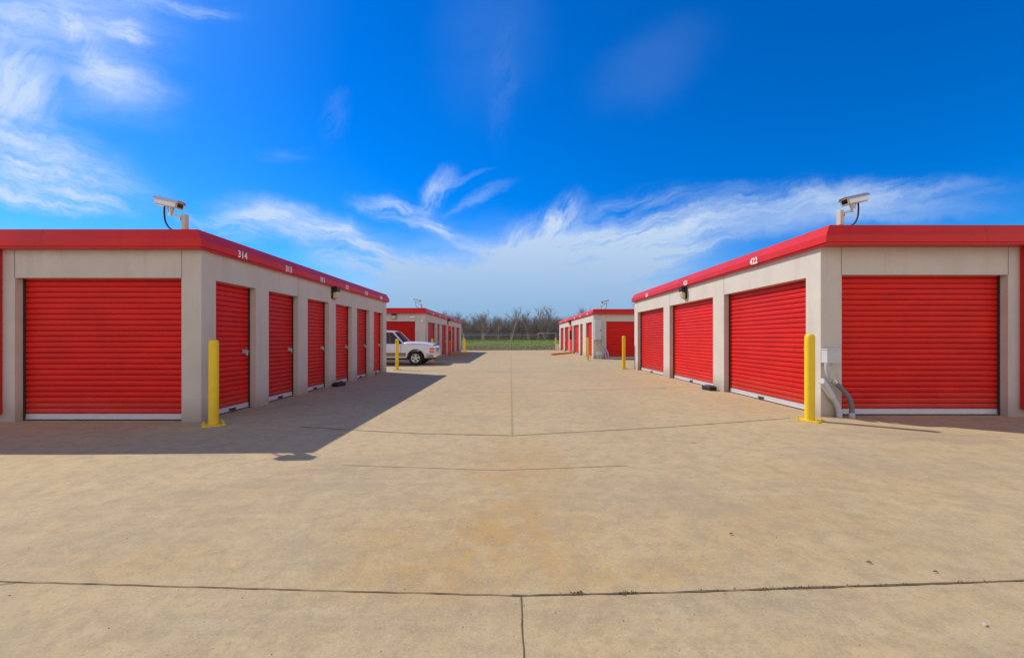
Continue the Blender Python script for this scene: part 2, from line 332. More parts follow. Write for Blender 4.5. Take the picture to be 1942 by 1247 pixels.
def rough_line(mb, pts, w, seed, z=.004, step=.08, jit=.35):
    rr = random.Random(seed); L_ = []; Rr = []
    for (x0, y0), (x1, y1) in zip(pts[:-1], pts[1:]):
        d = Vector((x1-x0, y1-y0)); n = max(1, int(d.length/step)); t = d.normalized(); nn = Vector((-t.y, t.x))
        for k in range(n):
            p = Vector((x0, y0)) + d*k/n + nn*rr.uniform(-.0025, .0025)
            ww = w*.5*(1+rr.uniform(-jit, jit)); L_.append(p+nn*ww); Rr.append(p-nn*ww)
    e = Vector(pts[-1]); L_.append(e+nn*w*.5); Rr.append(e-nn*w*.5)
    for k in range(len(L_)-1):
        q = [L_[k], Rr[k], Rr[k+1], L_[k+1]]
        mb.quad(*[(a.x, a.y, gz(a.x)+z) for a in q])
M_CRACK = mat('joint_filler', (.155, .115, .07), .95, spec=.1, var=.35, vscale=9)
M_CRACKLT = mat('worn_joint', (.38, .295, .18), .95, spec=.1, var=.3, vscale=7)
j = MB()
rough_line(j, [(-14, 2.52), (-3.0, 2.49), (-1.45, 2.40), (.003, 2.32)], .007, 1)
rough_line(j, [(0, 2.32), (.7, 2.335), (1.3, 2.36), (2.92, 2.43), (14, 2.5)], .011, 2, jit=.55)
rough_line(j, [(.05, 2.318), (.05, -3)], .006, 3)
rough_line(j, [(-3.0, 2.44), (-2.86, 2.485)], .007, 4)
rough_line(j, [(-3.4, 6.85), (-2.25, 6.52), (-1.42, 6.31), (.01, 6.13)], .016, 5)
rough_line(j, [(0, 6.13), (2.35, 6.62), (4.75, 7.3)], .016, 6)
j.build('expansion_joint', M_CRACK)
tag(bpy.data.objects['expansion_joint'], kind='structure', label='dark joints between the slabs of the driveway')
j = MB()
rough_line(j, [(-1.9, 4.75), (-.15, 4.53)], .012, 7); rough_line(j, [(-.15, 4.53), (1.25, 4.66)], .012, 8)
rough_line(j, [(0, 6.2), (-.1, 37)], .024, 9, step=.3); rough_line(j, [(-5.2, 18.9), (-2.0, 18.2), (0, 17.6)], .04, 10, step=.2)
rough_line(j, [(0, 17.6), (5.0, 18.6)], .03, 11, step=.2); rough_line(j, [(-5.2, 11.8), (0, 11.0)], .02, 12, step=.15); rough_line(j, [(0, 11.0), (5.2, 12.0)], .02, 13, step=.15)
rough_line(j, [(-5.0, 28), (5.0, 28)], .05, 14, step=.3)
tag(j.build('hairline_joint', M_CRACKLT), kind='structure', label='faint worn joints across the driveway')

# terrain sheet: a drop behind the fence, then a field that rises gently to the wood and goes on to the horizon
def field_z(x, y):
    if y < 50: return -.35
    if y < 52.5: return -.35 + .12*(y-50)
    t = min(1, (y-52.5)/40); return -.05 + 1.1*t*t*(3-2*t)
g = MB(); ys = [-60, 49, 50, 51.5, 53, 56, 60, 65, 70, 76, 82, 88, 94, 110, 160, 300, 1200]; xx = [-1200, -300, -120] + list(range(-60, 61, 6)) + [120, 300, 1200]
rr = random.Random(3); hz = {}
for i, y in enumerate(ys):
    for k, x in enumerate(xx):
        hz[i, k] = field_z(x, y) + (rr.uniform(-.05, .05) if 53 < y < 100 else 0) + (-0.4 if y > 250 else 0)
for i in range(len(ys)-1):
    for k in range(len(xx)-1):
        g.quad((xx[k], ys[i], hz[i,k]), (xx[k+1], ys[i], hz[i,k+1]), (xx[k+1], ys[i+1], hz[i+1,k+1]), (xx[k], ys[i+1], hz[i+1,k]))
def field_material():
    m = mat('field_turf', (.13, .12, .045), .95, spec=.1, col2=(.10, .17, .03), vscale=.22, bump=.8, bscale=3)
    nt = m.node_tree; N = nt.nodes; L = nt.links; p = N['Principled BSDF']
    old = p.inputs['Base Color'].links[0].from_socket
    tc = N.new('ShaderNodeTexCoord'); sp = N.new('ShaderNodeSeparateXYZ'); L.new(tc.outputs['Object'], sp.inputs[0])
    n = N.new('ShaderNodeTexNoise'); n.inputs['Scale'].default_value = .12; L.new(tc.outputs['Object'], n.inputs['Vector'])
    a = N.new('ShaderNodeMath'); a.operation = 'MULTIPLY_ADD'; L.new(n.outputs['Fac'], a.inputs[0]); a.inputs[1].default_value = 16; L.new(sp.outputs[1], a.inputs[2])
    r = N.new('ShaderNodeValToRGB'); L.new(a.outputs[0], r.inputs[0])
    mr = N.new('ShaderNodeMapRange'); mr.inputs['From Min'].default_value = 50; mr.inputs['From Max'].default_value = 110; L.new(a.outputs[0], mr.inputs['Value']); L.new(mr.outputs[0], r.inputs[0])
    e = r.color_ramp.elements; e[0].position = .18; e[0].color = (.24, .17, .085, 1); e[1].position = .5; e[1].color = (.18, .31, .025, 1)
    x = e.new(.36); x.color = (.17, .16, .06, 1)
    mx = N.new('ShaderNodeMix'); mx.data_type = 'RGBA'; mx.inputs[0].default_value = .7; L.new(old, mx.inputs[6]); L.new(r.outputs[0], mx.inputs[7]); L.new(mx.outputs[2], p.inputs['Base Color'])
    return m
tag(g.build('ground', field_material()), kind='structure', label='rough grassy field behind the chain link fence')

# ------------------------------------------------------------------ storage buildings
H_DOOR, Z_TRIM, Z_MID, Z_TOP = 2.47, 2.95, 3.10, 3.28
RECESS = .16
def frame(o, a, n):
    o, a, n = Vector(o), Vector(a), Vector(n)
    return lambda s, d, z: tuple(o + a*s + n*d + Vector((0, 0, z)))
def corrugated_door(parent, fr, w, latch_side, big, latch=True):
    """fr: local frame at the bottom corner of the opening on the door plane; w: width."""
    mb = MB(); z0 = .115; top = H_DOOR + .06; n = 25; p = (top - z0)/n
    prof = []
    for i in range(n):
        b = z0 + i*p
        prof += [(b, -.024), (b+.08*p, .002), (b+.26*p, .011), (b+.62*p, .014), (b+.88*p, .006), (b+.96*p, -.024)]
    prof.append((top, -.024))
    mb.rings([[fr(.02, d, z) for z, d in prof], [fr(w-.02, d, z) for z, d in prof]], False, 0, closed=False)
    door = mb.build('roll_up_door', M_RED, parent, smooth=True, fix=False)
    b = MB()
    def bx(b, s0, s1, d0, d1, za, zb, mi=0):
        q = [(s0,d0,za),(s1,d0,za),(s1,d1,za),(s0,d1,za),(s0,d0,zb),(s1,d0,zb),(s1,d1,zb),(s0,d1,zb)]; q = [fr(*t) for t in q]
        for f in ((0,3,2,1),(4,5,6,7),(0,1,5,4),(1,2,6,5),(2,3,7,6),(3,0,4,7)): b.quad(*[q[k] for k in f], mi)
    bx(b, .03, w-.03, -.02, .022, .022, .112); bx(b, .03, w-.03, .022, .036, .022, .034)
    b.build('bottom_bar', M_ALU, door, bevel=.003)
    b = MB(); bx(b, .03, w-.03, -.018, .012, .003, .0215); b.build('rubber_seal', M_RUBBER, door)
    if latch:
        b = MB(); c = w*.5 + (.12 if big else .05); bx(b, c-.09, c+.09, .0225, .05, .035, .075); bx(b, c-.03, c+.03, .0505, .056, .02, .05); b.build('pull_handle', M_DARKMET, door, bevel=.004)
    for s0, s1 in ((0, .024), (w-.024, w)):
        b = MB(); bx(b, s0, s1, -.03, .04, 0, H_DOOR+.02); b.build('guide_rail', M_DARKMET, door)
    if not latch: return door
    b = MB(); s = .14 if latch_side < 0 else w-.14; z = 1.16
    bx(b, s-.085, s+.085, .014, .020, z-.045, z+.045); bx(b, s-.10, s+.11, .0205, .038, z-.014, z+.014); bx(b, s-.05, s-.015, .0385, .055, z-.035, z+.035); bx(b, s+.03, s+.05, .0385, .05, z-.03, z+.03)
    b.build('latch', M_STEEL, door, bevel=.003)
    b = MB(); bx(b, s-.035, s+.012, .056, .078, z-.075, z-.02); b.tube([fr(s-.028, .067, z-.02), fr(s-.028, .067, z+.02), fr(s+.004, .067, z+.02), fr(s+.004, .067, z-.02)], .004, 6)
    b.build('padlock', M_STEEL, door, bevel=.003)
    return door
def number_text(parent, txt, fr_loc, rot, size=.135):
    cu = bpy.data.curves.new('unit_number', 'FONT'); cu.body = txt; cu.size = size/.72; cu.align_x = 'CENTER'; cu.align_y = 'CENTER'; cu.extrude = .0015; cu.offset = .0042; cu.space_character = 1.05
    t = bpy.data.objects.new('unit_number', cu); C.objects.link(t)
    dg = bpy.context.evaluated_depsgraph_get(); me = bpy.data.meshes.new_from_object(t.evaluated_get(dg))
    bpy.data.objects.remove(t); me.materials.clear(); me.materials.append(M_WHITE)
    o = bpy.data.objects.new('unit_number', me); C.objects.link(o); o.parent = parent; o.location = fr_loc; o.rotation_euler = rot; return o
def storage_building(label, s, x_in, y0, y1, width, base, inner, front, numbers, blank_tags, entry=None, front_over=.2, latch_near=False, solid_front=False):
    """s: -1 left of the aisle, +1 right.  Local axes: x outward along s, y along the aisle."""
    root = thing('storage_building', label, 'building', (x_in, y0, base))
    Ly = y1-y0
    w = MB()
    P = lambda u, v, z: (s*u, v, z)
    def wall_run(fr, length, ops, joints):
        pos = 0
        for a, b, flush in ops:
            w.quad(fr(pos, 0, -.4), fr(a, 0, -.4), fr(a, 0, H_DOOR), fr(pos, 0, H_DOOR))
            w.quad(fr(a, 0, -.4), fr(a, -.3, -.4), fr(a, -.3, H_DOOR), fr(a, 0, H_DOOR))
            w.quad(fr(b, 0, -.4), fr(b, -.3, -.4), fr(b, -.3, H_DOOR), fr(b, 0, H_DOOR))
            w.quad(fr(a, 0, H_DOOR), fr(b, 0, H_DOOR), fr(b, -.3, H_DOOR), fr(a, -.3, H_DOOR))
            pos = b
        w.quad(fr(pos, 0, -.4), fr(length, 0, -.4), fr(length, 0, H_DOOR), fr(pos, 0, H_DOOR))
        w.quad(fr(0, 0, H_DOOR), fr(length, 0, H_DOOR), fr(length, 0, Z_TRIM+.1), fr(0, 0, Z_TRIM+.1))
        for jx, z0, z1 in joints:
            w.quad(fr(jx-.006, .0025, z0), fr(jx+.006, .0025, z0), fr(jx+.006, .0025, z1), fr(jx-.006, .0025, z1), 1)
    fi = frame((0, 0, 0), (0, 1, 0), (-s, 0, 0))        # inner wall, facing the aisle
    ff = frame((0, 0, 0), (s, 0, 0), (0, -1, 0))        # front wall, facing the camera
    ops_i = [(a-y0, b-y0, 0) for a, b in inner]
    ops_f = [(a, b, 0) for a, b in front]
    ji = [(b+.004, H_DOOR, Z_TRIM) for k, (a, b, _) in enumerate(ops_i) if (k % 2 == 1 or s > 0 and len(ops_i) < 4)]
    jf = [(b+.004, H_DOOR, Z_TRIM) for a, b, _ in ops_f] + [(a-.004, H_DOOR, Z_TRIM) for a, b, _ in ops_f]
    wall_run(fi, Ly, ops_i, ji); wall_run(ff, width, ops_f, jf)
    for q in ([(0, Ly), (width, Ly)], [(width, 0), (width, Ly)]):
        w.quad(P(*q[0], -.4), P(*q[1], -.4), P(*q[1], Z_TRIM+.1), P(*q[0], Z_TRIM+.1))
    w.build('wall', [M_STUCCO, M_JOINT], root)
    r = MB(); r.box(min(0, s*width)+.02, max(0, s*width)-.02, .02, Ly-.02, Z_TOP-.09, Z_TOP-.03); r.build('roof', M_ROOF, root)
    # red trim: a drip lip, an upright band and a band that leans back to the roof edge
    t = MB(); oi, of = .10, front_over
    def ring(k, z):
        return [P(-oi+k, -of+k*.6, z), P(width+.1-k, -of+k*.6, z), P(width+.1-k, Ly+.1-k, z), P(-oi+k, Ly+.1-k, z)]
    rings = [[P(.004, -.004, Z_TRIM-.02), P(width, -.004, Z_TRIM-.02), P(width, Ly, Z_TRIM-.02), P(.004, Ly, Z_TRIM-.02)]]
    rings[0] = [P(-.004, -.004, Z_TRIM), P(width+.004, -.004, Z_TRIM), P(width+.004, Ly+.004, Z_TRIM), P(-.004, Ly+.004, Z_TRIM)]
    rings += [ring(.028, Z_TRIM-.005), ring(.028, Z_TRIM+.028), ring(.0, Z_TRIM+.032), ring(0, Z_MID), ring(.012, Z_MID+.012), ring(.085, Z_TOP-.012), ring(.10, Z_TOP), ring(.30, Z_TOP-.005), ring(.31, Z_TOP-.08)]
    t.rings(rings, False)
    trim = t.build('roof_trim', M_TRIM, root, smooth=True)
    def seam(fr, sp, off):
        se = MB()
        se.quad(fr(sp, off+.002, Z_TRIM+.033), fr(sp+.012, off+.002, Z_TRIM+.033), fr(sp+.012, off+.002, Z_MID), fr(sp, off+.002, Z_MID))
        q_ = 1 if off < .15 else .6
        se.quad(fr(sp, off-.010*q_, Z_MID+.014), fr(sp+.012, off-.010*q_, Z_MID+.014), fr(sp+.012, off-.083*q_, Z_TOP-.010), fr(sp, off-.083*q_, Z_TOP-.010))
        se.build('trim_seam', M_TRIMSEAM, trim)
    for k in range(1, int(Ly/3.05)+1): seam(fi, k*3.05, oi)
    for k in range(1, int(width/2.5)+1): seam(ff, k*2.6, of)
    rot = (R(90), 0, R(90) if s < 0 else R(-90))
    for (a, b), n in zip(inner, numbers):
        if n: number_text(trim, n, (-s*(oi+.003), (a+b)/2-y0, (Z_TRIM+Z_MID)/2+.015), rot)
    for yb in blank_tags:
        b = MB(); b.box(-.16, .16, -.05, .05, -.002, .002); o = b.build('number_plate', M_WHITE, trim); o.location = (-s*(oi+.004), yb-y0, (Z_TRIM+Z_MID)/2+.03); o.rotation_euler = rot
    for a, b in inner:
        if entry and abs(a-entry) < .01:
            d = MB(); d.box(min(-s*.05, s*.10), max(-s*.05, s*.10), a-y0+.02, b-y0-.02, .02, H_DOOR-.02); ed = d.build('entry_door', M_RED, root, bevel=.01)
            d = MB(); x = -s*.051; d.box(min(x, x-s*.012), max(x, x-s*.012), a-y0+.25, b-y0-.25, 1.25, 2.05); d.build('dark_pane', M_LENS, ed, bevel=.004)
            d = MB(); d.tube([(x, b-y0-.2, 1.0), (x-s*.05, b-y0-.2, 1.0), (x-s*.05, b-y0-.32, 1.0)], .012, 8); d.build('handle', M_STEEL, ed)
            continue
        fr = frame((s*RECESS, a-y0, 0), (0, 1, 0), (-s, 0, 0))
        corrugated_door(root, fr, b-a, -1 if latch_near else 1, (b-a) > 2)
    for a, b in front:
        fr = frame((s*a, RECESS, 0), (s, 0, 0), (0, -1, 0))
        corrugated_door(root, fr, b-a, 1, True, False)
    return root

LI = [(7.68, 8.88), (9.35, 10.64), (11.13, 12.42), (12.91, 14.19), (14.68, 15.96), (16.45, 17.66)]
left_near = storage_building('long left storage building nearest the viewer, narrow red doors numbered 314 to 309', -1, -5.33, 7.32, 18.1, 14.0, -.035, LI, [(.34, 3.20), (4.2, 7.06), (8.3, 11.16)],
    ['314', '313', '312', '311', '310', '309'], [], front_over=.15)
RI = [(7.81, 10.83), (11.42, 14.57), (15.15, 18.27)]
right_near = storage_building('right storage building nearest the viewer, three wide sunlit red doors numbered 422 to 424', 1, 5.38, 7.436, 18.75, 14.0, .035, RI, [(.365, 3.265), (4.3, 7.2), (8.4, 11.3)],
    ['422', '423', '424'], [], front_over=.27, latch_near=True)
left_far = storage_building('far left storage building in shade, behind the parked white vehicle', -1, -5.33, 26.2, 44.9, 16.0, -.035,
    [(27.1, 29.9), (30.5, 31.7), (32.4, 35.0), (35.5, 37.1), (37.8, 40.1), (40.9, 43.5)], [(.62, 4.3), (5.3, 9.0), (10.2, 13.8)], [], [28.4, 31.0, 33.7, 39.0, 42.2], entry=35.5)
right_far = storage_building('far right storage building with sunlit narrow doors and a tall grey cabinet at its corner', 1, 5.38, 28.2, 48.5, 16.0, .035,
    [(28.75, 31.1), (32.5, 33.7), (34.4, 37.5), (37.95, 39.7), (40.5, 43.6), (44.5, 47.3)], [(.85, 4.9), (6.0, 9.8), (11.0, 14.6)], [], [29.9, 33.1, 36.0, 42.0, 45.9], entry=37.95)
# red clad pier on the front of each near building, beside the corner bay
for root, s, u in ((left_near, -1, 3.40), (right_near, 1, 3.46)):
    b = MB(); b.box(min(s*u, s*(u+.55)), max(s*u, s*(u+.55)), -.12, -.004, .13, Z_TRIM-.01)
    o = b.build('red_pier', M_TRIM, root, bevel=.02)

# ------------------------------------------------------------------ bollards
def bollard_proto():
    root = thing('bollard', 'x', 'bollard')
    m = MB(); r = .074; prof = [(r, .012), (r, 1.33), (r*.985, 1.36), (r*.9, 1.385), (r*.65, 1.40), (r*.3, 1.408), (.002, 1.41)]
    m.rings([[(q*math.cos(2*math.pi*k/20), q*math.sin(2*math.pi*k/20), z) for k in range(20)] for q, z in prof], True)
    m.build('post', M_YEL, root, smooth=True)
    m = MB(); m.box(-.165, .165, -.165, .165, -.005, .0135); pl = m.build('base_plate', M_YEL, root, bevel=.003)
    for sx in (-1, 1):
        for sy in (-1, 1):
            m = MB(); m.tube([(sx*.13, sy*.13, .0135), (sx*.13, sy*.13, .028)], .017, 6); m.tube([(sx*.13, sy*.13, .028), (sx*.13, sy*.13, .055)], .008, 8); m.build('anchor_bolt', M_YEL, pl)
    return root
bp = bollard_proto()
BL = [(-4.93, 7.05, 38, 1.0, 'yellow bollard on a square base plate at the near corner of the left building'),
      (4.94, 7.08, 40, 1.02, 'yellow bollard on a square base plate at the near corner of the right building'),
      (-5.20, 19.3, 20, .99, 'yellow bollard standing in front of the white vehicle at the left gap'),
      (4.97, 18.97, 10, 1.04, 'slim yellow bollard past the far corner of the right building'),
      (-4.90, 26.2, 15, 1.0, 'yellow bollard mostly hidden behind the hood of the white vehicle'),
      (4.67, 26.3, 35, 1.0, 'yellow bollard at the near corner of the far right building'),
      (-5.26, 46.3, 0, 1.02, 'left and taller of the two distant yellow bollards by the fence'),
      (-5.02, 45.6, 0, .93, 'right and shorter of the two distant yellow bollards by the fence'),
      (4.88, 47.6, 0, 1.0, 'distant yellow bollard by the fence at the end of the far right building')]
for i, (x, y, rz, k, lab) in enumerate(BL):
    o = bp if i == 0 else copy_tree(bp)
    o.location = (x, y, gz(x)+.004); o.rotation_euler.z = R(rz); o.scale = (1, 1, k); tag(o, lab, 'bollard', 'yellow steel bollards')

# ------------------------------------------------------------------ parking stops
def stop(x0, y0, x1, y1, lab):
    d = Vector((x1-x0, y1-y0)); L_ = d.length
    root = None
    m = MB(); pr = [(-.11, 0), (.11, 0), (.09, .05), (.065, .14), (-.065, .14), (-.09, .05)]
    m.prism(pr, 0, 0, L_); o = m.build('parking_stop', M_CONC_STOP, bevel=.012); o.location = (x0, y0, gz(x0)+.004); o.rotation_euler.z = math.atan2(d.y, d.x)
    tag(o, lab, 'parking stop', 'yellow parking stops')
stop(-5.25, 36.6, -3.65, 36.1, 'yellow parking stop lying in the shade by the far left building')
stop(3.25, 34.6, 5.2, 38.0, 'yellow parking stop in the sun by the far right building')

# ------------------------------------------------------------------ wall lamps
def wall_lamp(x, y, z, rz, lab, sc=1.0):
    root = thing('wall_lamp', lab, 'wall lamp', (x, y, z), rz, 'box lamps on the walls')    # local -y points away from the wall
    m = MB(); m.prism([(-.004, -.19), (-.06, -.19), (-.06, .0), (-.19, .04), (-.19, .17), (-.14, .19), (-.004, .19)], 0, -.12, .12); m.build('housing', M_BLACK, root, bevel=.008)
    m = MB(); m.prism([(-.062, -.185), (-.13, -.15), (-.18, -.03), (-.18, .034), (-.062, -.004)], 0, -.108, .108); m.build('lens', M_DIFF, root, bevel=.006)
    root.scale = (sc, sc, sc)
wall_lamp(-5.33, 12.68, 2.74, R(90), 'dark box lamp with yellowed lens on the near left building', .95)
wall_lamp(5.38, 13.2, 2.80, R(-90), 'box lamp with yellowed lens above the door numbered 423', .95)
wall_lamp(-7.22, 26.2, 2.74, 0, 'box lamp above the wide red door behind the white vehicle')
wall_lamp(-5.33, 35.3, 2.78, R(90), 'black lamp high on the aisle side of the far left building', 1.2)
wall_lamp(5.38, 38.9, 2.78, R(-90), 'black lamp high on the sunlit side of the far right building', 1.2)

# ------------------------------------------------------------------ roof cameras
def roof_camera(loc, yaw, lab, s=1.0, tilt=-13):
    """post at the origin; the arm and housing reach out along local -x, the lens looks back along +x."""
    root = thing('security_camera', lab, 'security camera', loc, yaw, 'security cameras on the roofs')
    m = MB(); m.box(-.036, .036, -.04, .04, .04, .30); m.build('post', M_BEIGE, root, bevel=.006)
    m = MB(); m.tube([(-.03, 0, .245), (-.16, 0, .285), (-.27, 0, .315)], [.024, .021, .019], 10); m.box(-.075, -.0605, -.035, .035, .19, .27); 
    m.tube([(-.27, -.03, .315), (-.27, .03, .315)], .03, 10); m.build('arm', M_CAMBODY, root, smooth=True)
    T = Matrix.Translation((-.30, 0, .50)) @ Matrix.Rotation(R(-tilt), 4, 'Y')
    def tr(o): o.matrix_local = T; return o
    m = MB(); pr = []
    for a, b in ((-.075, -.07), (.075, -.07), (.088, -.05), (.088, .035), (.06, .062), (-.06, .062), (-.088, .035), (-.088, -.05)): pr.append((a, b))
    m.prism(pr, 0, -.20, .205); h = tr(m.build('housing', M_CAMBODY, root, bevel=.008))
    m = MB(); m.prism([(-.10, .03), (-.07, .074), (.07, .074), (.10, .03), (.097, .02), (.067, .066), (-.067, .066), (-.097, .02)], 0, -.24, .23); m.build('sun_shield', M_CAMBODY, h)
    m = MB(); m.box(.2055, .212, -.07, .07, -.055, .045); m.build('face_plate', M_BEIGE, h, bevel=.002)
    m = MB(); m.box(.2125, .216, -.052, .052, -.04, .034); m.build('lens_window', M_LENS, h)
    m = MB(); m.tube(smooth_path([(-.33, 0, .435), (-.325, 0, .37), (-.285, 0, .325)], 4), .013, 8); m.tube([(-.235, 0, .45), (-.25, 0, .40), (-.262, 0, .335)], [.04, .035, .02], 8); m.build('bracket', M_CAMBODY, root, smooth=True)
    m = MB(); m.tube(smooth_path([(-.39, 0, .46), (-.395, 0, .34), (-.375, 0, .20), (-.30, 0, .085), (-.18, 0, .03), (-.05, 0, -.01)], 5), .014, 8); m.build('cable', M_CABLE, root, smooth=True)
    root.scale = (s, s, s); return root
roof_camera((-5.555, 7.25, 3.20), R(-7), 'roof camera on the near left building pointing right over the driveway')
roof_camera((5.73, 7.45, 3.33), R(180+12), 'roof camera on the near right building pointing left over the driveway')
roof_camera((-5.62, 26.5, 3.24), R(-14), 'small distant camera on the roof of the far left building', 1.0)
roof_camera((5.95, 28.6, 3.29), R(180+14), 'small distant camera on the roof of the far right building', 1.1)
def bullet_camera(x, y, z, rz, lab):
    root = thing('wall_camera', lab, 'wall camera', (x, y, z), rz)
    m = MB(); m.tube([(0, 0, 0), (0, -.02, 0)], .05, 12); m.tube([(0, -.02, 0), (0, -.09, -.01)], .018, 8); m.build('mount', M_WHITE, root)
    m = MB(); m.tube([(.02, -.06, -.01), (-.02, -.12, -.02), (-.10, -.30, -.06)], .055, 12); m.build('body', M_WHITE, root, smooth=True)
bullet_camera(-5.95, 26.2, 2.72, R(-40), 'small white camera on the front wall of the far left building')
bullet_camera(-5.55, 26.2, 2.50, R(30), 'white camera low on the corner of the far left building')

# ------------------------------------------------------------------ bait stations
def bait(x, y, rz, lab):
    root = thing('bait_station', lab, 'bait box', (x, y, gz(x)+.004), rz, 'black bait boxes on the ground')
    m = MB(); m.rings([[(-.20,-.10,0),(.20,-.10,0),(.20,.10,0),(-.20,.10,0)], [(-.19,-.095,.07),(.19,-.095,.07),(.19,.095,.07),(-.19,.095,.07)]]); m.build('tray', M_BLACK, root, bevel=.01)
    m = MB(); m.rings([[(-.205,-.105,.072),(.205,-.105,.072),(.205,.105,.072),(-.205,.105,.072)], [(-.20,-.10,.09),(.20,-.10,.09),(.20,.10,.09),(-.20,.10,.09)], [(-.12,-.07,.125),(.12,-.07,.125),(.12,.07,.125),(-.12,.07,.125)]]); m.build('lid', M_BLACK, root, bevel=.01)
bait(-5.17, 12.75, R(80), 'black bait box on the shaded ground against the left building')
bait(5.20, 11.25, R(96), 'black bait box on the sunny ground against the right building')

# ------------------------------------------------------------------ electrical gear, near right corner
root = thing('junction_box', 'light grey metal electrical box on the corner wall of the near right building', 'electrical box', (5.38, 7.436, .975))
m = MB(); m.box(.004, .237, -.15, -.003, 0, .222); m.build('body', M_GREYBOX, root, bevel=.005)
m = MB(); m.box(-.004, .245, -.158, -.003, .2225, .245); m.box(-.002, .243, -.156, -.1505, .06, .222); m.build('cover', M_GREYBOX, root, bevel=.003)
def px7(x, y, Z=7.33): return ((x-971)*Z/809, Z, 1.4-(y-641)*Z/809)
root = thing('conduit', 'grey electrical conduit curving from the grey box down to the ground', 'conduit', (5.41, 7.33, .975))
def rel(pts): return [tuple(Vector(p)-Vector((5.41, 7.33, .975))) for p in pts]
m = MB(); m.tube(smooth_path(rel([(5.41, 7.33, .975), (5.415, 7.33, .86), (5.455, 7.33, .745), (5.53, 7.33, .66)])), .036, 14); m.build('upper_pipe', M_PVC, root, smooth=True)
m = MB(); m.tube(smooth_path(rel([(5.525, 7.33, .665), (5.66, 7.33, .535), (5.775, 7.33, .40), (5.83, 7.33, .25), (5.838, 7.33, .12)])), .039, 14); m.build('lower_pipe', M_PVCDK, root, smooth=True)
m = MB(); m.tube(rel([(5.838, 7.33, .125), (5.838, 7.33, .02)]), .047, 14); m.build('ground_sleeve', M_PVC, root, smooth=True)
m = MB(); m.tube(rel([(5.50, 7.33, .692), (5.56, 7.33, .632)]), .044, 14); m.build('coupling', M_STEEL, root, smooth=True)
root = thing('service_elbow', 'pale grey fat service elbow leaning along the corner wall, ending in a ground pipe', 'conduit', (5.38, 7.36, .03))
def rel2(pts): return [tuple(Vector(p)-Vector((5.38, 7.36, .03))) for p in pts]
m = MB(); m.tube(smooth_path(rel2([(5.345, 7.36, .655), (5.37, 7.36, .635), (5.46, 7.36, .49), (5.535, 7.36, .37)]), 5), [.03]+[.056]*13+[.052, .048], 14); m.build('cover', M_GREYBOX, root, smooth=True)
m = MB(); m.tube(smooth_path(rel2([(5.53, 7.36, .38), (5.60, 7.36, .27), (5.64, 7.36, .15), (5.645, 7.36, .01)]), 5), .044, 14); m.build('pipe', M_PVC, root, smooth=True)

# ------------------------------------------------------------------ electrical gear, far right corner
root = thing('meter_cabinet', 'tall grey meter cabinet on the front corner of the far right building', 'cabinet', (5.42, 28.2, 1.29))
m = MB(); m.box(0, .44, -.30, -.003, 0, 1.33); m.build('body', M_GREYBOX, root, bevel=.01)
m = MB(); m.box(.02, .42, -.315, -.301, .05, 1.27); d = m.build('door', M_GREYBOX, root, bevel=.006)
m = MB(); m.box(.36, .39, -.335, -.316, .55, .70); m.build('handle', M_DARKMET, d)
m = MB(); m.tube(smooth_path([(.30, -.15, 0), (.31, -.15, -.25), (.48, -.15, -.60), (.72, -.15, -.90), (.76, -.15, -1.27)]), .045, 10); m.build('conduit_pipe', M_PVC, root, smooth=True)
m = MB(); m.tube(smooth_path([(.53, -.15, .25), (.53, -.15, -.20), (.62, -.15, -.45), (.82, -.15, -.75), (.90, -.15, -1.0), (.90, -.15, -1.27)]), .05, 10); m.build('conduit_pipe', M_PVC, root, smooth=True)
root = thing('ground_box', 'small grey box on legs beside the conduits of the far right building', 'electrical box', (5.68, 27.75, .035))
m = MB(); m.box(-.16, .18, -.08, .08, .26, .46); m.build('body', M_GREYBOX, root, bevel=.01)
for dx in (-.08, .10):
    m = MB(); m.tube([(dx, 0, 0), (dx, 0, .26)], .04, 8); m.build('leg', M_PVC, root, smooth=True)
m = MB(); m.box(-.17, .17, -.15, .15, 0, .62); m.box(-.19, .19, -.17, .17, .6205, .66); o = m.build('utility_box', M_WHITE, bevel=.01); o.location = (5.25, 49.2, .035); tag(o, 'white utility box on the ground past the far right building', 'utility box')

# ------------------------------------------------------------------ parked truck
def glass_mat():
    m = bpy.data.materials.new('car_glass'); m.use_nodes = True; nt = m.node_tree; N = nt.nodes; L = nt.links; N.clear()
    t = N.new('ShaderNodeBsdfTransparent'); t.inputs[0].default_value = (.36, .42, .42, 1); gl = N.new('ShaderNodeBsdfGlossy'); gl.inputs['Roughness'].default_value = .03
    f = N.new('ShaderNodeFresnel'); f.inputs[0].default_value = 1.5; mx = N.new('ShaderNodeMixShader'); o = N.new('ShaderNodeOutputMaterial')
    n = N.new('ShaderNodeTexNoise'); n.inputs['Scale'].default_value = 3; L.new(n.outputs['Fac'], gl.inputs['Roughness']) if False else None
    L.new(f.outputs[0], mx.inputs[0]); L.new(t.outputs[0], mx.inputs[1]); L.new(gl.outputs[0], mx.inputs[2]); L.new(mx.outputs[0], o.inputs[0]); return m
M_GLASS = glass_mat()
M_SCREEN = glass_mat(); M_SCREEN.name = 'windshield_glass'
for n_ in M_SCREEN.node_tree.nodes:
    if n_.type == 'BSDF_TRANSPARENT': n_.inputs[0].default_value = (.10, .13, .15, 1)
M_CARW = mat('white_car_paint', (.74, .76, .80), .22, spec=.5, var=.02, coat=.5)
M_GOLD = mat('champagne_lower_paint', (.34, .26, .12), .3, metal=.3, var=.04)
M_ORANGE = mat('amber_lens', (.75, .20, .03), .25, var=.1, vscale=20)
M_HEAD = mat('headlamp_lens', (.75, .75, .70), .12, var=.1, vscale=20)
M_TYRE = mat('tyre_rubber', (.02, .02, .02), .85, var=.2, vscale=12)
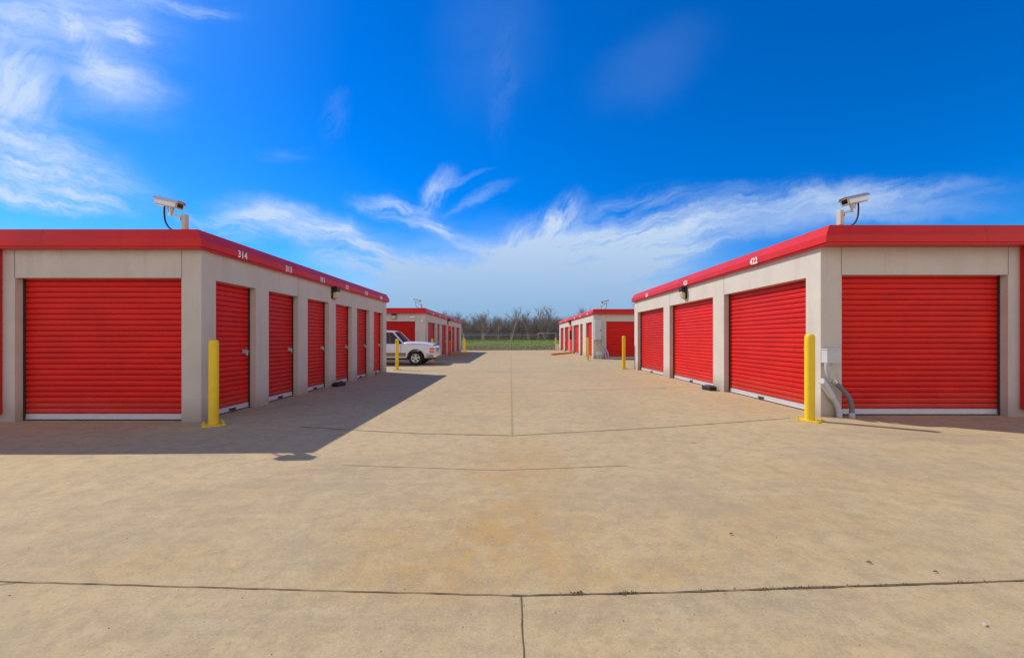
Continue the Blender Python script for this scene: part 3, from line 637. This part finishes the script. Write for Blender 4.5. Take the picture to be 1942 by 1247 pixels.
M_CHROME = mat('chrome', (.75, .75, .76), .15, metal=.95)
M_SEAT = mat('seat_cloth', (.10, .09, .09), .9, var=.2, vscale=9)
def truck(loc):
    root = thing('parked_truck', 'white four door utility truck with gold lower stripe parked in the left gap', 'truck', loc)
    hw = .96; ra = .47; fx, rx = 1.43, -1.55
    def arch(cx): return [(cx+ra*math.cos(t), .375+ra*math.sin(t)) for t in [math.pi*k/12 for k in range(13)]]
    low = [(-2.55, .45), (-2.58, .95), (-2.5, 1.14), (.80, 1.14), (1.45, 1.13), (2.15, 1.09), (2.34, 1.03), (2.41, .92), (2.42, .55), (2.38, .42)]
    under = [(fx+ra, .375)] + arch(fx)[1:-1] + [(fx-ra, .375), (rx+ra, .375)] + arch(rx)[1:-1] + [(rx-ra, .375)]
    prof = low + under
    m = MB(); bm = bmesh.new()
    vs = {}
    for sgn in (-1, 1):
        f = []
        for (x, z) in prof:
            tuck = .05*max(0, (x-1.9)/.5) + (.03 if z > 1.05 else 0)
            f.append(bm.verts.new((x, sgn*(hw-tuck), z)))
        vs[sgn] = f; bm.faces.new(f)
    n = len(prof)
    for k in range(n):
        a, b = k, (k+1) % n
        bm.faces.new((vs[-1][a], vs[-1][b], vs[1][b], vs[1][a]))
    bmesh.ops.recalc_face_normals(bm, faces=bm.faces)
    me = bpy.data.meshes.new('body'); bm.to_mesh(me); bm.free(); me.materials.append(M_CARW)
    o = bpy.data.objects.new('body', me); C.objects.link(o); o.parent = root
    b = o.modifiers.new('bevel', 'BEVEL'); b.width = .05; b.segments = 3; b.limit_method = 'ANGLE'; b.angle_limit = R(35)
    # hood: a crowned shell on top of the body
    m = MB(); rings = []
    for x, z in ((.74, 1.145), (.80, 1.20), (1.3, 1.205), (1.8, 1.18), (2.15, 1.13), (2.33, 1.05)):
        rings.append([(x, y, z + .055*(1-(y/.90)**2) - (.05 if abs(y) > .89 else 0)) for y in (-.92, -.85, -.6, -.3, 0, .3, .6, .85, .92)])
    m.rings(rings, False, closed=False); m.build('hood', M_CARW, root, smooth=True)
    # roof slab and pillars
    m = MB(); rings = []
    for x, z in ((.26, 1.76), (.14, 1.81), (-.5, 1.84), (-1.5, 1.845), (-2.3, 1.82), (-2.42, 1.76)):
        rings.append([(x, y, z + .03*(1-(y/.76)**2) + dz) for y, dz in ((-.77, -.07), (-.74, -.01), (-.4, 0), (0, 0), (.4, 0), (.74, -.01), (.77, -.07), (.6, -.07), (0, -.06), (-.6, -.07))])
    m.rings(rings, True); m.build('roof', M_CARW, root, smooth=True)
    def strut(p, q, w): 
        mm.tube([p, q], w, 6)
    for sy in (-1, 1):
        mm = MB(); strut((.80, sy*.90, 1.13), (.20, sy*.755, 1.76), .042); mm.build('front_pillar', M_CARW, root)
        mm = MB(); strut((-.42, sy*.91, 1.13), (-.46, sy*.765, 1.76), .05); strut((-1.45, sy*.91, 1.13), (-1.42, sy*.765, 1.76), .045); strut((-2.46, sy*.90, 1.13), (-2.36, sy*.76, 1.76), .07); mm.build('side_pillar', M_CARW, root)
        for a, b_, c, d in (((.70, 1.145), (-.38, 1.145), (-.42, 1.74), (.15, 1.73)), ((-.46, 1.145), (-1.41, 1.145), (-1.39, 1.74), (-.50, 1.74)), ((-1.49, 1.145), (-2.42, 1.145), (-2.34, 1.74), (-1.46, 1.74))):
            mm = MB(); mm.quad(*[(x, sy*(.905 - .145*(z-1.14)/.6), z) for x, z in (a, b_, c, d)]); mm.build('side_window', M_GLASS, root)
    mm = MB(); ys_ = [-1+.1*k for k in range(21)]
    mm.rings([[(.76 + .17*(1-t*t), .86*t, 1.165) for t in ys_], [(.49 + .15*(1-t*t), .80*t, 1.46) for t in ys_], [(.20 + .10*(1-t*t), .74*t, 1.775) for t in ys_]], False, closed=False); mm.build('windshield', M_SCREEN, root, smooth=True)
    mm = MB(); mm.quad((-2.5, -.86, 1.16), (-2.5, .86, 1.16), (-2.40, .73, 1.74), (-2.40, -.73, 1.74)); mm.build('rear_window', M_GLASS, root)
    for y in (-.45, .45):
        mm = MB(); mm.box(-.75, -.2, y-.26, y+.26, 1.1405, 1.18); mm.prism([(-.78, 1.1405), (-.62, 1.1405), (-.72, 1.55), (-.84, 1.55)], 1, y-.25, y+.25); mm.build('seat', M_SEAT, root, bevel=.03)
    mm = MB(); mm.box(.35, .7, -.8, .8, 1.1405, 1.2); mm.build('dashboard', M_BLACK, root, bevel=.03)
    # lower stripe, mouldings, door lines
    for sy in (-1, 1):
        mm = MB(); y0, y1 = sorted((sy*.9605, sy*.966))
        mm.box(rx+ra+.04, fx-ra-.04, y0, y1, .46, .60); mm.build('lower_stripe', M_GOLD, root)
        mm = MB(); y0, y1 = sorted((sy*.9605, sy*.978)); mm.box(rx+ra+.04, fx-ra-.04, y0, y1, .605, .65); mm.build('side_moulding', M_BLACK, root, bevel=.004)
        mm = MB(); y0, y1 = sorted((sy*.9605, sy*.963))
        for x in (.66, -.44, -1.4): mm.box(x-.006, x+.006, y0, y1, .66, 1.09)
        mm.build('door_gap', M_BLACK, root)
        for x in (-.28, -1.28):
            mm = MB(); y0, y1 = sorted((sy*.961, sy*.985)); mm.box(x-.10, x+.06, y0, y1, 1.0, 1.04); mm.build('door_handle', M_BLACK, root, bevel=.006)
        mm = MB(); y0, y1 = sorted((sy*.95, sy*1.14)); mm.box(.46, .56, y0, y1, 1.17, 1.33); mm.build('side_mirror', M_BLACK, root, bevel=.03)
        # front lamps wrap round the corner
        for z0, z1, name, mt_ in ((.82, .92, 'turn_signal', M_ORANGE), (.665, .765, 'marker_lamp', M_ORANGE)):
            mm = MB(); y0, y1 = sorted((sy*.80, sy*.955)); mm.box(2.16, 2.415, y0, y1, z0, z1); mm.build(name, mt_, root, bevel=.01)
        mm = MB(); y0, y1 = sorted((sy*.50, sy*.795)); mm.box(2.30, 2.437, y0, y1, .67, .92); mm.build('headlight', M_HEAD, root, bevel=.012)
    mm = MB(); mm.box(2.30, 2.435, -.495, .495, .67, .72); mm.box(2.30, 2.435, -.495, .495, .765, .83); mm.box(2.30, 2.435, -.495, .495, .875, .92); gr = mm.build('grille', M_CHROME, root, bevel=.006)
    mm = MB(); mm.box(2.28, 2.425, -.49, .49, .675, .915); mm.build('grille_mesh', M_BLACK, gr)
    mm = MB(); rings = []
    for y, x in ((-.99, 2.12), (-.98, 2.36), (-.85, 2.50), (-.4, 2.55), (.4, 2.55), (.85, 2.50), (.98, 2.36), (.99, 2.12)):
        rings.append([(x, y, .40), (x+.03, y, .46), (x+.02, y, .60), (x-.12, y, .61), (x-.12, y, .40)])
    mm.rings(rings, True); mm.build('front_bumper', M_CHROME, root, smooth=True)
    mm = MB(); mm.prism([(2.1, .30), (2.40, .34), (2.42, .42), (2.1, .42)], 1, -.85, .85); mm.build('air_dam', M_BLACK, root)
    mm = MB(); mm.box(-2.70, -2.55, -.97, .97, .46, .62); mm.build('rear_bumper', M_CHROME, root, bevel=.02)
    mm = MB(); mm.box(-2.3, 2.2, -.75, .75, .28, .42); mm.build('underbody', M_BLACK, root)
    first = None
    def wheel(x, sy):
        nonlocal first
        if first is None:
            n = 28; pr = [(.23, -.10), (.345, -.11), (.372, -.08), (.375, 0), (.372, .08), (.345, .11), (.23, .10)]
            m = MB(); m.rings([[(q*math.cos(2*math.pi*k/n), yy, q*math.sin(2*math.pi*k/n)) for k in range(n)] for q, yy in pr], False); w = m.build('wheel', M_TYRE, root, smooth=True)
            m = MB(); m.tube([(0, -.06, 0), (0, -.085, 0)], .055, 14)
            for k in range(5):
                a = 2*math.pi*k/5 + math.pi/2; c, s_ = math.cos(a), math.sin(a)
                def q(r_, t, yy): return (r_*c - t*s_, yy, r_*s_ + t*c)
                m.rings([[q(.04, -.035, -.09), q(.04, .035, -.09), q(.04, .035, -.06), q(.04, -.035, -.06)], [q(.205, -.06, -.085), q(.205, .06, -.085), q(.205, .06, -.05), q(.205, -.06, -.05)]])
            m.rings([[(q_*math.cos(2*math.pi*k/n), yy, q_*math.sin(2*math.pi*k/n)) for k in range(n)] for q_, yy in ((.232, -.095), (.20, -.085), (.20, -.05), (.232, .09))], False)
            m.build('rim', M_CAMBODY, w)
            m = MB(); m.tube([(0, -.03, 0), (0, -.02, 0)], .20, 20); m.build('brake_disc', M_DARKMET, w); first = w
        else:
            w = copy_tree(first, root)
        w.location = (x, sy*.85, .375); w.rotation_euler.z = 0 if sy < 0 else math.pi
    for x in (fx, rx):
        for sy in (-1, 1): wheel(x, sy)
    return root
truck((-6.52, 23.45, -.03))

# ------------------------------------------------------------------ chain link fence
def wire_mat():
    return mat('galvanised_wire', (.40, .41, .42), .5, metal=.6, var=.1)
M_FENCE = mat('weathered_pipe', (.33, .33, .32), .6, metal=.2, var=.15, vscale=4)
fy = 50.05; fz = 0.0
f = thing('chain_link_fence', 'grey chain link fence with barbed wire across the end of the driveway', 'fence', (0, fy, 0))
px = -3.3
x = px - 3.17*5
while x < 19:
    m = MB(); m.tube([(0, 0, -.5), (0, 0, 1.86)], .04, 8); m.tube([(0, 0, 1.86), (0, .02, 2.05)], [.035, .02], 8); o = m.build('post', M_FENCE, f, smooth=True, loc=(x, .03, 0)); x += 3.17
m = MB(); m.tube([(-20, 0, 1.80), (3.15, 0, 1.80)], .028, 8); m.tube([(5.2, 0, 1.80), (19, 0, 1.80)], .028, 8); m.build('top_rail', M_FENCE, f, smooth=True)
m = MB(); w_ = .0035; top = 1.78; x = -19.8
while x < 18:
    for sgn, yo in ((1, -.042), (-1, -.05)):
        a = (x, yo, .03) ; b = (x + sgn*top, yo, top+.0)
        for q in ((w_, 0), (0, w_)):
            m.quad((a[0]-q[0], a[1]-q[1], a[2]), (a[0]+q[0], a[1]+q[1], a[2]), (b[0]+q[0], b[1]+q[1], b[2]), (b[0]-q[0], b[1]-q[1], b[2]))
    x += .085
m.build('wire_mesh', wire_mat(), f, fix=False)
m = MB()
for k, z in enumerate((1.88, 1.95, 2.02)): m.tube([(-20, .02, z), (19, .02, z)], .004, 4)
m.build('barbed_wire', wire_mat(), f)
m = MB(); m.tube(smooth_path([(3.55, -.4, 1.93), (3.75, -.4, 2.0), (3.9, -.4, 1.93), (4.1, -.4, 1.95), (5.0, -.4, 2.0), (5.12, -.4, 1.9), (5.12, -.4, 1.5)], 4), .04, 8); m.tube([(3.55, -.4, 1.93), (3.35, -.25, 1.98), (3.06, -.02, 1.9)], .04, 8); m.tube([(5.12, -.4, 1.5), (5.12, -.4, 0)], .04, 8)
o = m.build('pipe_rail', M_FENCE, smooth=True); o.location = (0, fy, 0); tag(o, 'bent pale pipe frame standing before the right end of the fence', 'pipe frame')

# ------------------------------------------------------------------ grass
def grass():
    rr = random.Random(11); m = MB()
    for k in range(15000):
        y = 50.6 + 40*rr.random()**1.3; x = rr.uniform(-16, 16)*(.5+y/100)
        z = field_z(x, y) - .03; h = rr.uniform(.08, .24)*(1 if y > 54 else .8); a = rr.uniform(0, math.pi); w = rr.uniform(.02, .05)*(1+y/80)
        dx, dy = math.cos(a)*w, math.sin(a)*w
        mi = 0 if (y + rr.uniform(-7, 7)) > 72 else 1
        m.poly([(x-dx, y-dy, z), (x+dx, y+dy, z), (x+rr.uniform(-.12, .12), y+rr.uniform(-.1, .1), z+h)], mi)
    o = m.build('grass', [mat('green_blades', (.20, .35, .03), .8, var=.4, vscale=.35), mat('straw_blades', (.27, .24, .10), .85, var=.35, vscale=.6)], fix=False)
    tag(o, 'green and straw coloured rough grass behind the chain link fence', 'grass', kind='stuff')
grass()

# ------------------------------------------------------------------ bare trees
M_BARK = mat('grey_bark', (.36, .32, .29), .9, spec=.1, var=.25, vscale=4)
M_TWIG = mat('bare_twigs', (.29, .245, .215), .9, spec=.1, var=.3, vscale=.8)
M_PALE = mat('pale_bark', (.55, .52, .48), .8, spec=.1, var=.1, vscale=4)
def limb(m, p, d, ln, r0, r1, rr, n=4, bend=.18, seg=3):
    pts = [p.copy()]; q = p.copy(); dd = d.copy()
    for k in range(seg):
        dd = (dd + Vector((rr.uniform(-bend, bend), rr.uniform(-bend, bend), rr.uniform(-.05, bend)))).normalized(); q = q + dd*ln/seg; pts.append(q.copy())
    m.tube(pts, [r0 + (r1-r0)*k/seg for k in range(seg+1)], n, cap=False); return pts, dd
def tree_mesh(seed, h, lean=0):
    rr = random.Random(seed); T = MB(); K = MB()
    for s in range(rr.randint(1, 3)):
        a = rr.uniform(0, 6.28); d = Vector((math.cos(a)*.25+lean, math.sin(a)*.25, 1)).normalized()
        pts, dd = limb(T, Vector((rr.uniform(-.2, .2), rr.uniform(-.2, .2), -.2)), d, h*.62, .10, .045, rr, 6, .13, 5)
        for b in range(15):
            t = rr.uniform(.12, 1.0); i = min(int(t*5), 4); p = pts[i].lerp(pts[i+1], t*5-i); a = rr.uniform(0, 6.28)
            d2 = Vector((math.cos(a)*.65, math.sin(a)*.65, rr.uniform(.5, 1.1))).normalized()
            l2 = h*rr.uniform(.20, .38)*(1.1-.35*t)
            p2, dd2 = limb(K, p, d2, l2, .035, .014, rr, 3, .22, 3)
            for c in range(7):
                u = rr.uniform(.2, 1.0); i = min(int(u*3), 2); q = p2[i].lerp(p2[i+1], u*3-i); a = rr.uniform(0, 6.28)
                d3 = (dd2 + Vector((math.cos(a)*.8, math.sin(a)*.8, rr.uniform(-.1, .7)))).normalized(); l3 = l2*rr.uniform(.25, .55)
                p3, dd3 = limb(K, q, d3, l3, .016, .007, rr, 3, .25, 2)
                for e in range(3):
                    w = rr.uniform(.3, 1.0); i = min(int(w*2), 1); z = p3[i].lerp(p3[i+1], w*2-i); a = rr.uniform(0, 6.28)
                    d4 = (dd3 + Vector((math.cos(a)*.8, math.sin(a)*.8, rr.uniform(0, .6)))).normalized()
                    K.tube([z, z+d4*l3*rr.uniform(.4, .8)], [.009, .004], 3, cap=False)
    return T, K
protos = []
for k in range(5):
    T, K = tree_mesh(20+k, 6.2+.35*k)
    r_ = thing('bare_tree', 'leafless grey brown tree in the thin wood behind the fence', 'tree', (0, 0, 0), 0, 'bare trees at the edge of the wood')
    T.build('trunk', M_BARK, r_, fix=False); K.build('crown', M_TWIG, r_, fix=False); protos.append(r_)
rr = random.Random(5); cnt = 0
for row, (yy, n) in enumerate(((86, 17), (91, 17))):
    for k in range(n):
        x = -26 + 60*(k+.5)/n*1.0 + rr.uniform(-1.2, 1.2); y = yy + rr.uniform(-2, 2)
        pr = protos[cnt % 5]; o = pr if cnt < 5 else copy_tree(pr); cnt += 1
        sc = rr.uniform(.78, 1.12); u_ = x/y
        if -.07 < u_ < -.0 : sc *= 1.03
        if u_ > .075: sc *= 1.06
        o.location = (x, y, field_z(x, y)-.1); o.rotation_euler.z = rr.uniform(0, 6.28); o.scale = (sc*1.15, sc*1.15, sc*1.08)
T, K = tree_mesh(61, 6.5, lean=-.35)
r_ = thing('bare_tree', 'leaning tree with a pale whitish trunk near the left end of the fence', 'tree', (-9.0, 84, field_z(-9, 84)-.1)); T.build('trunk', M_PALE, r_, fix=False); K.build('crown', M_TWIG, r_, fix=False)
# the wood behind, one mass of twigs and undergrowth
def wood():
    rr = random.Random(9); big = MB()
    src = [tree_mesh(40+k, 6.0) for k in range(3)]
    for k in range(80):
        T, K = src[k % 3]; x = -42 + 92*(k+.5)/80 + rr.uniform(-1, 1); y = rr.uniform(96, 108); a = rr.uniform(0, 6.28); c, s = math.cos(a), math.sin(a); sc = rr.uniform(.85, 1.22)
        for M_ in (T, K):
            i0 = len(big.v); big.v += [(x+1.25*sc*(c*vx-s*vy), y+1.25*sc*(s*vx+c*vy), 1.0+sc*vz) for vx, vy, vz in M_.v]
            big.f += [tuple(i0+i for i in ff) for ff in M_.f]; big.mi += M_.mi
    for k in range(6500):       # brush stems along the foot of the wood
        x = rr.uniform(-34, 40); y = rr.uniform(88, 104); h = rr.uniform(1.4, 5.2)
        p = Vector((x, y, field_z(x, y)-.1)); q = p + Vector((rr.uniform(-.8, .8), rr.uniform(-.6, .6), h))
        big.tube([p, p.lerp(q, .5)+Vector((rr.uniform(-.2, .2), 0, 0)), q], [.03, .022, .008], 3, cap=False)
        for e in range(4):
            t = rr.uniform(.3, 1); b = p.lerp(q, t); big.tube([b, b+Vector((rr.uniform(-.7, .7), rr.uniform(-.5, .5), rr.uniform(.2, .8)))], [.014, .006], 3, cap=False)
    o = big.build('wood', mat('wood_twigs', (.24, .20, .18), .9, spec=.1, var=.35, vscale=.25), fix=False)
    tag(o, 'dense leafless wood and brush behind the first row of trees', 'wood', kind='stuff')
wood()

# ------------------------------------------------------------------ litter on the concrete
M_LEAF = mat('dry_leaf', (.15, .10, .065), .9, var=.3, vscale=30)
M_SCRAP = mat('paper_scrap', (.62, .60, .60), .8, var=.2, vscale=30)
def leaf(x, y, l, w, rz, m_, lab, name='dry_leaf', cat='leaf'):
    m = MB(); rr = random.Random(int(x*100)); n = 8; pts = []
    top = []; bot = []
    for k in range(n+1):
        t = k/n; hw_ = w*.5*math.sin(math.pi*min(1, max(0, t)))**.7*(1+rr.uniform(-.06, .06)); z = .002+.004*math.sin(math.pi*t)
        top.append((l*(t-.5), hw_, z+.004)); bot.append((l*(t-.5), -hw_, z))
    for k in range(n): m.quad(bot[k], bot[k+1], top[k+1], top[k])
    o = m.build(name, m_); o.location = (x, y, gz(x)+.002); o.rotation_euler.z = R(rz); sm = o.modifiers.new('solid', 'SOLIDIFY'); sm.thickness = .003; tag(o, lab, cat)
leaf(2.20, 2.63, .028, .012, -20, M_LEAF, 'dark curled leaf on the concrete right of the middle, just before the joint')
leaf(1.55, 3.02, .026, .010, 10, M_LEAF, 'small dark leaf on the concrete right of the orange stain')
leaf(2.50, 2.52, .022, .008, -25, M_LEAF, 'thin brown leaf near the right end of the slab joint')
leaf(2.28, 2.06, .026, .012, 30, M_SCRAP, 'crumpled pale paper scrap on the front slab at right', 'paper_scrap', 'litter')
m = MB(); rr = random.Random(21)
for k in range(150):
    t = rr.random(); y = 1.9 + 9*t**2.2
    x = rr.gauss(0, 1.0)*(.5+y*.35) ; s_ = rr.uniform(.0025, .0065)*(.6+.12*y); a = rr.uniform(0, 6.28)
    if abs(x) > 4.8: continue
    z = gz(x)+.0005; c, s = math.cos(a)*s_, math.sin(a)*s_
    base = [(x+c, y+s, z), (x-s*.7, y+c*.7, z), (x-c*.9, y-s*.9, z), (x+s*.6, y-c*.6, z)]
    ap = (x+rr.uniform(-.3, .3)*s_, y, z+s_*.7)
    for q in range(4): m.poly([base[q], base[(q+1) % 4], ap], 0 if rr.random() < .82 else 1)
tag(m.build('grit', [mat('grit_dark', (.06, .045, .035), .9), mat('grit_pale', (.6, .56, .5), .8)], fix=False), 'scattered dark grit and crumbs on the concrete', 'grit', kind='stuff')
m = MB()
for k in range(130):            # moss and weeds in the front joint
    x = rr.choice([rr.gauss(.36, .03), rr.gauss(1.75, .35), rr.gauss(1.55, .2), rr.gauss(.62, .04), rr.uniform(.7, 3.0)])
    y = 2.335 + max(0, x-.7)*.043 + rr.gauss(0, .006); z = gz(x)+.003; a = rr.uniform(0, 6.28); h = rr.uniform(.004, .016); w = .004
    m.poly([(x-w*math.cos(a), y-w*math.sin(a), z), (x+w*math.cos(a), y+w*math.sin(a), z), (x+rr.uniform(-.012, .012), y+rr.uniform(-.012, .012), z+h)])
tag(m.build('joint_weeds', mat('moss', (.075, .085, .02), .9, var=.4, vscale=20), fix=False), 'small weeds and moss growing in the slab joint', 'weeds', kind='stuff')

S.render.engine = 'CYCLES'
S.cycles.max_bounces = 8
